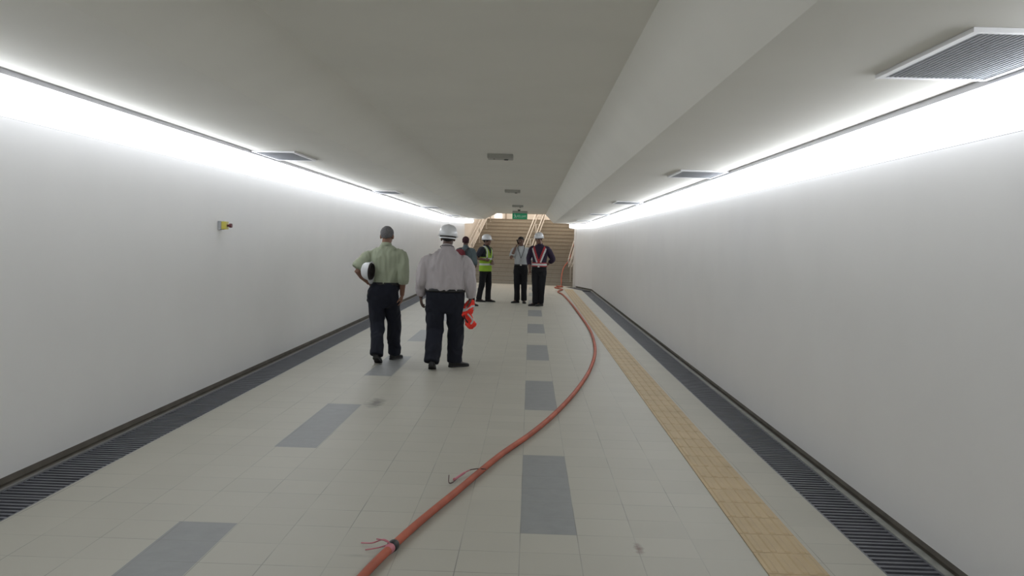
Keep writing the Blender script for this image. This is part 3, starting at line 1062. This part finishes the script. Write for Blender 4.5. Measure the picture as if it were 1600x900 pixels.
def person(loc, rz, label, P):
    k = P.get('k', 1.0)
    V = Vector
    prof = P['torso']
    vx = P.get('voxel', 0.006)
    c = V(P['head'])
    R = Matrix.Rotation(P.get('head_yaw', 0), 3, 'Z') @ Matrix.Rotation(P.get('head_pitch', 0), 3, 'X') @ Matrix.Rotation(P.get('head_roll', 0), 3, 'Y')
    # one continuous body
    bm = bmesh.new()
    torso_loft(bm, prof, P['waist'] - 0.12, prof[-1][0] - 0.02, grow=-0.022)
    head_parts(bm, c, R, k)
    tr = prof[-1]
    tube(bm, [V((tr[3], tr[4], tr[0] - 0.08)), V((tr[3], tr[4], tr[0])), c + R @ V((0, -0.012, -0.05)) * k], [0.066 * k, 0.058 * k, 0.058 * k], 20)
    for side in 'LR':
        sgn = -1 if side == 'L' else 1
        sh, el, wr = (V(q) for q in P['arm' + side][:3])
        m1, m2 = sh.lerp(el, 0.5), el.lerp(wr, 0.4)
        tube(bm, [V((sh.x * 0.5, sh.y, sh.z - 0.01)), sh - V((0, 0, 0.02)), m1, el, m2, wr], [0.06 * k, 0.054 * k, 0.047 * k, 0.040 * k, 0.040 * k, 0.027 * k], 16)
        hd = P['hand' + side]
        hand(bm, wr, hd[0], hd[1], hd[2], hd[3], k)
        hp, kn, an = (V(q) for q in P['leg' + side][:3])
        tube(bm, [hp + V((0, 0, 0.06)), hp, hp.lerp(kn, 0.5), kn, kn.lerp(an, 0.35), an + V((0, 0, 0.03)), an], [0.07 * k, 0.075 * k, 0.065 * k, 0.05 * k, 0.05 * k, 0.036 * k, 0.034 * k], 16)
        dirv = V((math.sin(P['foot' + side][0]), math.cos(P['foot' + side][0]), 0))
        if P['foot' + side][1] < 0.1:
            tube(bm, [an - V((0, 0, 0.02)) - dirv * 0.03, an + V((0, 0, -0.04)) + dirv * 0.10], [0.030 * k, 0.022 * k], 10)
    # pelvis joins the legs
    rx, ry, cx, cy = torso_at(prof, P['waist'])
    hz_ = (P['legL'][0][2] + P['legR'][0][2]) / 2
    ellipsoid(bm, V((cx, cy, hz_ + 0.02)), (rx * 0.80, ry * 0.80, 0.13))
    me = voxelize(bm, vx, 2)
    b2 = bmesh.new()
    b2.from_mesh(me)
    for s in (-1, 1):
        ellipsoid(b2, c + R @ (V((s * 0.031, 0.078, 0.002)) * k), (0.013 * k, 0.012 * k, 0.008 * k), R, 12, 8, mi=1)
        ellipsoid(b2, c + R @ (V((s * 0.032, 0.088, 0.028)) * k), (0.021 * k, 0.009 * k, 0.005 * k), R, 12, 8, mi=2)
    if P.get('moustache'):
        ellipsoid(b2, c + R @ (V((0, 0.093, -0.046)) * k), (0.026 * k, 0.010 * k, 0.006 * k), R, 12, 8, mi=2)
    b2.to_mesh(me)
    b2.free()
    me.name = 'person'
    body = link_mesh('person', me, [P['skin'], MM['eye'], P.get('hairmat', MM['hair_black'])], None, True)
    body.location = loc
    body.rotation_euler = (0, 0, rz)
    tag(body, label, 'person', None)
    # hair
    if P.get('hair', True):
        skull_cap(c, R, k, P.get('hairgrow', 0.008), P.get('haircut', (0.0, 0.50)), P.get('hairmat', MM['hair_black']), 'hair', body, rough=0.004)
    # shirt
    bm = bmesh.new()
    torso_loft(bm, prof, P['waist'] - P.get('hem', 0.01), prof[-1][0])
    for side in 'LR':
        pts = [V(q) for q in P['sleeve' + side][0]]
        pts = [V((pts[0].x * 0.50 + prof[-1][3] * 0.5, pts[0].y, pts[0].z - 0.004)), V((pts[0].x, pts[0].y, pts[0].z - 0.012))] + pts[1:]
        rr = list(P['sleeve' + side][1])
        rr[0] = min(rr[0], 0.074)
        n = 5
        PP, RR = [], []
        ctl = catmull(pts, n)
        for i, p in enumerate(ctl):
            t = i / n
            j = min(int(t), len(pts) - 2)
            f = t - j
            rl = [min(rr[1], 0.084) * P.get('yoke', 1.0)] + rr
            RR.append(rl[j] * (1 - f) + rl[j + 1] * f)
            PP.append(p)
        tube(bm, PP, RR, 20, cap_round=False)
    me = voxelize(bm, P.get('cvox', 0.009), 12)
    wrinkle(me, P.get('wr', 0.005) * 2.0, 9, 3, seed=loc[0] * 7)
    shirt = link_mesh('shirt', me, P['shirt'], body, True)
    # rolled or buttoned cuffs, collar
    for side in 'LR':
        pts, rr = P['sleeve' + side]
        e, d = V(pts[-1]), (V(pts[-1]) - V(pts[-2])).normalized()
        r = rr[-1] + 0.003
        bm = bmesh.new()
        tube(bm, [e - d * 0.035, e - d * 0.015, e + d * 0.006, e + d * 0.010], [r * 0.97, r, r, r * 0.93], 20, cap_round=False)
        obj('cuff', bm, P['shirt'], shirt, True)
    bm = bmesh.new()
    z = prof[-1][0]
    cx, cy = prof[-1][3], prof[-1][4]
    ring = lambda zz, g, tilt=0.018: [V((cx + (0.060 * k + g) * math.cos(a), cy + (0.062 * k + g) * math.sin(a), zz - tilt * math.sin(a))) for a in (2 * PI * i / 28 for i in range(28))]
    stations(bm, [ring(z - 0.018, 0.014), ring(z + 0.008, 0.008), ring(z + 0.024, 0.004), ring(z + 0.024, 0.0), ring(z - 0.018, 0.002), ring(z - 0.018, 0.014)], caps=False)
    obj('collar', bm, P['shirt'], shirt, True)
    # trousers
    bm = bmesh.new()
    w = P['waist']
    cro = P['crotch']
    rx, ry, cx, cy = torso_at(prof, w)
    hr = P['hips']
    secs = [sring(cx, cy, w + 0.015, rx + 0.004, ry + 0.004), sring(cx, cy, w - 0.03, rx * 0.5 + hr[0] * 0.5, ry * 0.5 + hr[1] * 0.5), sring(hr[2], cy, w - 0.10, hr[0], hr[1]),
            sring(hr[2], cy, cro + 0.10, hr[0] * 0.97, hr[1] * 0.86), sring(hr[2], cy, cro + 0.04, hr[0] * 0.86, hr[1] * 0.72), sring(hr[2], cy, cro, hr[0] * 0.60, hr[1] * 0.55)]
    stations(bm, secs)
    for side in 'LR':
        hp, kn, an = (V(q) for q in P['leg' + side][:3])
        r = P['trouser']
        hem = an + V((0, 0, -0.02))
        tube(bm, [hp, hp.lerp(kn, 0.5), kn, kn.lerp(an, 0.5), hem], [r[0], (r[0] + r[1]) / 2, r[1], r[2], r[3]], 22, cap_round=False, flat=1.08)
    me = voxelize(bm, P.get('cvox', 0.009), 12)
    wrinkle(me, P.get('wr', 0.005) * 1.6, 6, 5, seed=loc[1] * 3)
    link_mesh('trousers', me, P['pants'], body, True)
    bm = bmesh.new()
    secs = [sring(cx, cy, w + dz, rx + g, ry + g) for dz, g in ((-0.018, 0.009), (-0.018, 0.014), (0.018, 0.013), (0.018, 0.006))]
    stations(bm, secs + [secs[0]], caps=False)
    belt = obj('belt', bm, MM['belt'], body, True)
    if P.get('buckle', True):
        bm = bmesh.new()
        box(bm, cx - 0.022, cx + 0.022, cy + ry + 0.010, cy + ry + 0.019, w - 0.016, w + 0.016)
        obj('buckle', bm, M['steel'], belt)
    for side in 'LR':
        an = P['leg' + side][2]
        shoe((an[0], an[1], P['foot' + side][2] if len(P['foot' + side]) > 2 else 0.001), P['foot' + side][0], P['foot' + side][1], k, body)
    return body, c, R, k


def std_torso(k=1.0, w=1.0, d=1.0, cx=0.0, cy=0.0, lift=0.0):
    rows = [(0.84, .172, .120), (0.95, .168, .118), (1.02, .158, .112), (1.10, .162, .116), (1.20, .176, .124), (1.30, .188, .128), (1.37, .182, .118), (1.41, .148, .102), (1.44, .112, .084), (1.462, .084, .072), (1.485, .066, .064)]
    return [(z * k + lift, rx * w, ry * d, cx, cy) for z, rx, ry in rows]


# --- man in the pale green shirt walking away
T1 = std_torso(1.0, 1.06, 1.0, 0.02)
b1, c1, R1, k1 = person((-1.84, 11.35, 0), 0, 'grey-haired person in pale green rolled-sleeve shirt walking away with white hard hat under left arm', dict(
    torso=T1, head=(0.025, 0.01, 1.605), head_yaw=-0.05, head_pitch=-0.06, skin=MM['skin_brown'], hairmat=MM['hair_grey'], haircut=(0.0, 0.42), shirt=MM['green'], pants=MM['navy'],
    waist=1.0, crotch=0.70, hips=(0.190, 0.135, -0.015), trouser=(0.103, 0.088, 0.080, 0.080), wr=0.009,
    armL=((-0.165, 0, 1.365), (-0.325, -0.09, 1.140), (-0.200, 0.055, 1.00)), handL=((0.55, 0.80, -0.15), (0.8, -0.5, 0), 1, 0.5),
    armR=((0.208, 0, 1.365), (0.245, -0.04, 1.105), (0.228, 0.03, 0.86)), handR=((-0.12, 0.05, -1), (-1, 0.1, 0.1), -1, 0.45),
    sleeveL=(((-0.165, 0, 1.365), (-0.255, -0.05, 1.275), (-0.318, -0.085, 1.185)), (0.085, 0.082, 0.082)),
    sleeveR=(((0.208, 0, 1.365), (0.238, -0.03, 1.20), (0.246, -0.035, 1.09), (0.243, -0.015, 1.02)), (0.080, 0.070, 0.066, 0.064)),
    legL=((-0.110, 0, 0.86), (-0.075, 0.03, 0.49), (-0.045, -0.20, 0.13)), footL=(0.05, 0.42, 0.001),
    legR=((0.080, 0, 0.86), (0.110, 0.20, 0.49), (0.100, 0.30, 0.09)), footR=(0.35, 0.0), buckle=False))
hh = empty('hard_hat', (-1.84 - 0.185, 11.35 - 0.205, 1.155))
tag(hh, 'white hard hat carried on its side under the left arm of the green-shirted walker', 'hard hat')
_z = Vector((-0.93, 0.24, 0.10)).normalized()
_y = Vector((0.1, 0.25, -0.9))
_y = (_y - _z * _y.dot(_z)).normalized()
hard_hat('shell', (0.05, 0, 0), Matrix((_y.cross(_z), _y, _z)).transposed(), 0.86, hh)

# --- stout man in white hard hat and off-white shirt walking away
T2 = [(0.84, .225, .165, .01, 0), (0.93, .228, .172, .01, .01), (0.955, .232, .178, .01, .015), (0.99, .250, .196, .01, .015), (1.06, .246, .185, .012, .015), (1.15, .236, .175, .014, .01), (1.25, .228, .16, .016, 0), (1.32, .222, .142, .018, 0),
      (1.37, .200, .126, .018, 0), (1.41, .158, .104, .02, 0), (1.445, .105, .088, .02, 0), (1.47, .082, .076, .02, 0), (1.49, .070, .068, .02, 0)]
b2_, c2, R2, k2 = person((-1.03, 10.9, 0), 0, 'stout person in white hard hat and long-sleeved off-white shirt walking away with red vest', dict(
    torso=T2, head=(0.028, 0.02, 1.600), head_yaw=0.0, head_pitch=-0.05, skin=MM['skin_dark'], hairmat=MM['hair_black'], haircut=(-0.055, 0.30), hairgrow=0.006, shirt=MM['pinkwhite'], pants=MM['navy'],
    waist=0.965, crotch=0.69, hips=(0.228, 0.170, 0.012), trouser=(0.118, 0.100, 0.092, 0.086), wr=0.009,
    armL=((-0.200, 0, 1.325), (-0.275, -0.04, 1.085), (-0.288, 0.04, 0.875)), handL=((0.06, 0.12, -1), (1, 0, 0.05), 1, 0.55),
    armR=((0.238, 0, 1.325), (0.315, -0.04, 1.085), (0.318, 0.03, 0.875)), handR=((-0.05, 0.12, -1), (-1, 0, 0.05), -1, 0.9),
    sleeveL=(((-0.200, 0, 1.325), (-0.255, -0.02, 1.20), (-0.278, -0.04, 1.07), (-0.288, 0.03, 0.905)), (0.095, 0.078, 0.068, 0.048)),
    sleeveR=(((0.238, 0, 1.325), (0.292, -0.02, 1.20), (0.318, -0.04, 1.07), (0.320, 0.02, 0.895)), (0.095, 0.078, 0.070, 0.050)),
    legL=((-0.105, 0, 0.84), (-0.105, 0.03, 0.48), (-0.115, -0.16, 0.12)), footL=(-0.05, 0.34, 0.001),
    legR=((0.125, 0, 0.84), (0.138, 0.14, 0.48), (0.130, 0.21, 0.09)), footR=(0.95, 0.0), buckle=False))
hard_hat('hard_hat', c2 + Vector((0, -0.012, 0.022)), R2 @ Matrix.Rotation(0.05, 3, 'Y'), 0.98, b2_, tails=True)
bm = bmesh.new()
tube(bm, [Vector((0.02 + 0.082 * math.cos(a), 0.082 * math.sin(a) - 0.002, 1.492 - 0.02 * math.sin(a))) for a in (2 * PI * i / 24 for i in range(25))], 0.004, 8, cap_round=False)
obj('lanyard', bm, MM['lanyard'], b2_, True)

# the crumpled vest hanging from his right hand
vt = empty('safety_vest', (-1.03 + 0.315, 10.9 + 0.045, 0.80))
tag(vt, 'crumpled fluorescent red vest with white reflective band hanging from the stout walker\'s hand', 'safety vest')
path = catmull([(0.004, 0, 0.055), (0.002, -0.02, 0.01), (-0.03, -0.03, -0.05), (-0.060, -0.02, -0.10), (-0.035, 0.0, -0.15), (-0.010, 0.01, -0.20), (0.012, 0, -0.25), (0.018, 0, -0.30)], 9)
rad = [0.018, 0.050, 0.075, 0.088, 0.050, 0.042, 0.062, 0.020]
secs = []
for i, p in enumerate(path):
    t = i / 9
    j = min(int(t), 6)
    f = t - j
    r = rad[j] * (1 - f) + rad[j + 1] * f
    ring = []
    for q in range(56):
        a = 2 * PI * q / 56
        rr = r * (1 + 0.20 * math.cos(5 * a + t * 1.1) + 0.12 * math.cos(9 * a - t * 2) + 0.35 * noise.noise(Vector((math.cos(a) * 2, math.sin(a) * 2, t * 1.3))))
        ring.append(p + Vector((rr * math.cos(a), rr * 0.55 * math.sin(a), 0.35 * r * math.cos(2 * a + 1))))
    secs.append(ring)
bm = bmesh.new()
cut0, cut1 = 15, 20
g0 = [s_ for s_ in secs[:cut0 + 1]]
stations(bm, g0)
stations(bm, secs[cut1:])
obj('cloth', bm, MM['fluo'], vt, True)
bm = bmesh.new()
stations(bm, secs[cut0:cut1 + 1])
obj('reflective_band', bm, MM['silver'], vt, True)
bm = bmesh.new()
tube(bm, catmull([(-0.02, -0.05, -0.12), (0.02, -0.06, -0.16), (0.04, -0.05, -0.20), (0.02, -0.05, -0.235)], 5), 0.010, 8, flat=0.5)
obj('strap', bm, MM['silver'], vt, True)
bm = bmesh.new()
tube(bm, catmull([(-0.075, -0.05, -0.12), (-0.055, -0.055, -0.17), (-0.02, -0.055, -0.22)], 5), 0.008, 8, flat=0.6)
obj('lining_strap', bm, MM['bagtrim'], vt, True)


def vest_shell(prof, body, z0, z1, keep, matrule, mats, grow=0.016):
    """open waistcoat shell around the torso; keep(a, z, x, y) says which faces stay, matrule the colour"""
    bm = bmesh.new()
    n, seg = 64, 96
    secs = []
    for i in range(n + 1):
        z = z0 + (z1 - z0) * i / n
        rx, ry, cx, cy = torso_at(prof, z)
        secs.append(sring(cx, cy, z, rx + grow, ry + grow, seg=seg))
    stations(bm, secs, caps=False)
    dele = []
    for f in bm.faces:
        m_ = f.calc_center_median()
        if not keep(m_.x, m_.y, m_.z):
            dele.append(f)
        else:
            f.material_index = matrule(m_.x, m_.y, m_.z)
    bmesh.ops.delete(bm, geom=dele, context='FACES')
    bmesh.ops.recalc_face_normals(bm, faces=bm.faces[:])
    bmesh.ops.solidify(bm, geom=bm.faces[:], thickness=0.005)
    return obj('safety_vest', bm, mats, body, True)


# --- hi-vis lime vest, standing side on
T3 = std_torso(0.985, 0.98, 1.0)
b3, c3, R3, k3 = person((-1.15, 23.3, 0), math.radians(-125), 'person in white hard hat and lime hi-vis vest standing sideways with right arm bent', dict(
    torso=T3, head=(0.0, 0.03, 1.585), head_yaw=0.35, skin=MM['skin_mid'], hairmat=MM['hair_black'], haircut=(-0.03, 0.50), shirt=MM['navyshirt'], pants=MM['blacktr'], k=0.97, voxel=0.007,
    waist=0.99, crotch=0.74, hips=(0.172, 0.128, 0.0), trouser=(0.092, 0.075, 0.068, 0.070), wr=0.004,
    armR=((0.178, -0.01, 1.365), (0.340, -0.06, 1.135), (0.17, 0.135, 1.10)), handR=((-0.95, 0.25, -0.1), (-0.2, -1, 0), 1, 0.3),
    armL=((-0.178, -0.01, 1.365), (-0.25, -0.02, 1.10), (-0.14, 0.15, 1.0)), handL=((0.9, 0.3, 0.1), (0.1, -1, 0), -1, 0.3),
    sleeveR=(((0.178, -0.01, 1.365), (0.25, -0.03, 1.26), (0.30, -0.045, 1.19)), (0.075, 0.068, 0.064)),
    sleeveL=(((-0.178, -0.01, 1.365), (-0.22, -0.015, 1.23), (-0.24, -0.02, 1.15)), (0.075, 0.068, 0.064)),
    legR=((0.090, 0, 0.87), (0.095, -0.02, 0.48), (0.10, -0.12, 0.09)), footR=(-0.30, 0.0),
    legL=((-0.090, 0, 0.87), (-0.10, 0.04, 0.48), (-0.11, 0.02, 0.09)), footL=(-0.45, 0.0)))
hard_hat('hard_hat', c3 + R3 @ Vector((0, -0.012, 0.030)), R3, 0.97, b3)
vest_shell(T3, b3, 0.80, 1.455, lambda x, y, z: not (z > 1.17 and abs(x) > 0.135 + 0.0 * z) and not (y > 0 and abs(x) < (z - 1.18) * 0.30) and not (y > 0 and abs(x) < 0.004),
           lambda x, y, z: 1 if (0.955 < z < 1.005 or 1.10 < z < 1.15 or (z > 1.15 and 0.085 < abs(x) < 0.125)) else 0, [MM['lime'], MM['silver']], 0.020)

# --- white shirt, on the phone
T4 = std_torso(0.99, 1.0, 1.0)
b4, c4, R4, k4 = person((-0.235, 23.3, 0), math.radians(180), 'bareheaded person in white shirt and dark lanyard facing forward, holding a phone to the ear', dict(
    torso=T4, head=(0.015, 0.03, 1.605), head_yaw=-0.25, head_roll=0.08, skin=MM['skin_mid'], hairmat=MM['hair_black'], haircut=(0.01, 0.55), shirt=MM['white'], pants=MM['blacktr'], k=0.97, voxel=0.007,
    waist=0.99, crotch=0.74, hips=(0.180, 0.130, 0.0), trouser=(0.098, 0.080, 0.072, 0.074), wr=0.004, moustache=True,
    armR=((0.180, 0.0, 1.375), (0.255, 0.13, 1.165), (0.155, 0.115, 1.425)), handR=((-0.40, -0.18, 0.9), (-0.75, -0.1, -0.3), 1, 0.45),
    armL=((-0.180, 0.0, 1.375), (-0.245, -0.05, 1.11), (-0.235, 0.03, 0.87)), handL=((0.05, 0.1, -1), (1, 0, 0.05), 1, 0.4),
    sleeveR=(((0.180, 0.0, 1.375), (0.215, 0.065, 1.28), (0.238, 0.105, 1.22)), (0.078, 0.070, 0.066)),
    sleeveL=(((-0.180, 0.0, 1.375), (-0.225, -0.03, 1.22), (-0.243, -0.04, 1.13)), (0.078, 0.070, 0.064)),
    legR=((0.090, 0, 0.87), (0.085, 0.03, 0.48), (0.075, 0.0, 0.09)), footR=(0.80, 0.0),
    legL=((-0.090, 0, 0.87), (-0.095, 0.03, 0.48), (-0.105, 0.03, 0.09)), footL=(-0.15, 0.0)))
bm = bmesh.new()
for s in (-1, 1):
    tube(bm, catmull([(s * 0.065, -0.02, 1.50), (s * 0.085, 0.06, 1.445), (s * 0.065, 0.125, 1.36), (s * 0.03, 0.146, 1.25), (0.0, 0.142, 1.16)], 6), 0.008, 8, flat=0.35, up=(0, 1, 0), cap_round=False)
ly = obj('lanyard', bm, MM['lanyard'], b4, True)
bm = bmesh.new()
box(bm, -0.03, 0.03, 0.135, 0.141, 1.06, 1.155)
bevel(bm, 0.002)
obj('badge', bm, MM['badge'], ly)
ph = bmesh.new()
box(ph, -0.034, 0.034, -0.006, 0.006, -0.070, 0.070)
bevel(ph, 0.004)
po = obj('phone', ph, MM['phone'])
po.matrix_world = b4.matrix_basis @ Matrix.Translation((0.098, 0.065, 1.575)) @ Matrix.Rotation(0.35, 4, 'Y') @ Matrix.Rotation(PI / 2 - 0.3, 4, 'Z')
tag(po, 'small black phone held to the ear by the person in the white shirt', 'phone')

# --- purple shirt, red crossed vest, hard hat
T5 = std_torso(1.035, 1.06, 1.05)
b5, c5, R5, k5 = person((0.235, 22.4, 0), math.radians(172), 'person in white hard hat, dark purple shirt and red vest with reflective straps facing forward', dict(
    torso=T5, head=(0.03, 0.03, 1.665), head_yaw=-0.2, skin=MM['skin_mid'], hairmat=MM['hair_black'], haircut=(-0.02, 0.50), shirt=MM['purple'], pants=MM['blacktr'], k=1.0, voxel=0.007,
    waist=0.985, crotch=0.74, hips=(0.185, 0.135, 0.0), trouser=(0.100, 0.082, 0.072, 0.074), wr=0.004,
    armR=((0.195, 0.0, 1.425), (0.275, -0.02, 1.15), (0.225, 0.08, 0.91)), handR=((0.0, 0.1, -1), (-1, 0, 0.05), -1, 0.45),
    armL=((-0.195, 0.0, 1.425), (-0.320, -0.10, 1.17), (-0.17, -0.17, 1.03)), handL=((0.9, -0.1, -0.2), (0.1, 1, 0), 1, 0.3),
    sleeveR=(((0.195, 0.0, 1.425), (0.245, -0.01, 1.27), (0.277, -0.02, 1.15), (0.250, 0.03, 1.03)), (0.080, 0.072, 0.062, 0.050)),
    sleeveL=(((-0.195, 0.0, 1.425), (-0.27, -0.06, 1.28), (-0.322, -0.10, 1.17), (-0.25, -0.135, 1.10)), (0.080, 0.074, 0.064, 0.050)),
    legR=((0.092, 0, 0.89), (0.085, 0.03, 0.49), (0.070, 0.02, 0.09)), footR=(0.85, 0.0),
    legL=((-0.092, 0, 0.89), (-0.080, 0.03, 0.49), (-0.060, -0.02, 0.09)), footL=(0.55, 0.0)))
hard_hat('hard_hat', c5 + R5 @ Vector((0, -0.012, 0.030)), R5, 1.0, b5)


def v5(x, y, z):
    if 0.985 < z < 1.085: return True
    if z <= 0.985: return False
    a = 0.02 + (z - 1.085) * 0.36
    return a - 0.045 < abs(x) < a + 0.045 if z > 1.15 else (abs(x) < a + 0.045 and y > 0)


def m5(x, y, z):
    if 1.012 < z < 1.058: return 1
    if z < 1.085: return 0
    a = 0.02 + (z - 1.085) * 0.36
    return 1 if a + 0.005 < abs(x) < a + 0.045 else 0


vest_shell(T5, b5, 0.97, 1.50, v5, m5, [MM['redvest'], MM['silver']], 0.018)

# --- person with the red backpack, mostly hidden behind the stout walker
T6 = std_torso(0.965, 1.0, 1.0)
b6, c6, R6, k6 = person((-1.56, 21.7, 0), math.radians(-18), 'person in maroon cap and grey-teal shirt with red backpack, half hidden behind the stout walker', dict(
    torso=T6, head=(-0.01, 0.02, 1.56), head_yaw=0.1, skin=MM['skin_dark'], hair=False, shirt=MM['teal'], pants=MM['blacktr'], k=0.95, voxel=0.007,
    waist=0.965, crotch=0.72, hips=(0.172, 0.128, 0.0), trouser=(0.092, 0.075, 0.068, 0.070), wr=0.004,
    armR=((0.178, 0.0, 1.335), (0.255, -0.03, 1.08), (0.21, 0.16, 0.98)), handR=((-0.2, 0.95, 0.1), (-1, -0.2, 0), -1, 0.4),
    armL=((-0.178, 0.0, 1.335), (-0.24, -0.03, 1.08), (-0.20, 0.14, 0.98)), handL=((0.2, 0.95, 0.1), (1, -0.2, 0), 1, 0.4),
    sleeveR=(((0.178, 0.0, 1.335), (0.225, -0.015, 1.20), (0.252, -0.03, 1.09), (0.235, 0.06, 1.03)), (0.075, 0.069, 0.062, 0.052)),
    sleeveL=(((-0.178, 0.0, 1.335), (-0.215, -0.015, 1.20), (-0.240, -0.03, 1.09), (-0.22, 0.05, 1.03)), (0.075, 0.069, 0.062, 0.052)),
    legR=((0.100, 0, 0.84), (0.150, 0.04, 0.47), (0.20, 0.0, 0.09)), footR=(0.5, 0.0),
    legL=((-0.090, 0, 0.84), (-0.10, 0.10, 0.47), (-0.10, 0.05, 0.09)), footL=(0.1, 0.0), buckle=False))
skull_cap(c6, R6, k6, 0.012, (-0.10, 0.75), MM['maroon'], 'knitted_cap', b6, th=0.012, rough=0.002)
bp = empty('backpack', (0, 0, 0))
bp.matrix_world = b6.matrix_basis @ Matrix.Translation((-0.05, -0.235, 1.17))
tag(bp, 'dark red backpack on the back of the person in the maroon cap', 'backpack')
bm = bmesh.new()
secs = []
for z, rx, ry in ((-0.20, .10, .05), (-0.19, .13, .07), (-0.10, .14, .085), (0.05, .138, .08), (0.14, .12, .065), (0.19, .08, .045), (0.20, .04, .02)):
    secs.append(sring(0, 0, z, rx, ry, 3.0, 32))
stations(bm, secs)
obj('bag_body', bm, MM['redbag'], bp, True)
bm = bmesh.new()
stations(bm, [sring(0, -0.075, z, rx, .03, 3.0, 24) for z, rx in ((-0.16, .07), (-0.15, .095), (-0.03, .095), (-0.02, .07))])
obj('front_pocket', bm, MM['redbag'], bp, True)
bm = bmesh.new()
tube(bm, catmull([(-.03, 0.02, .19), (-.02, 0.01, .225), (.02, 0.01, .225), (.03, 0.02, .19)], 5), 0.008, 8)
obj('grab_handle', bm, MM['bagtrim'], bp, True)
for s in (-1, 1):
    bm = bmesh.new()
    tube(bm, catmull([(.05 + s * 0.07, 0.06, .15), (.05 + s * 0.10, 0.16, .225), (.05 + s * 0.125, 0.28, .18), (.05 + s * 0.13, 0.335, .06), (.05 + s * 0.155, 0.27, -.08), (.05 + s * .16, 0.14, -.14), (s * .12, 0.04, -.16)], 6), 0.018, 10, flat=0.4)
    obj('shoulder_strap', bm, MM['bagtrim'], bp, True)
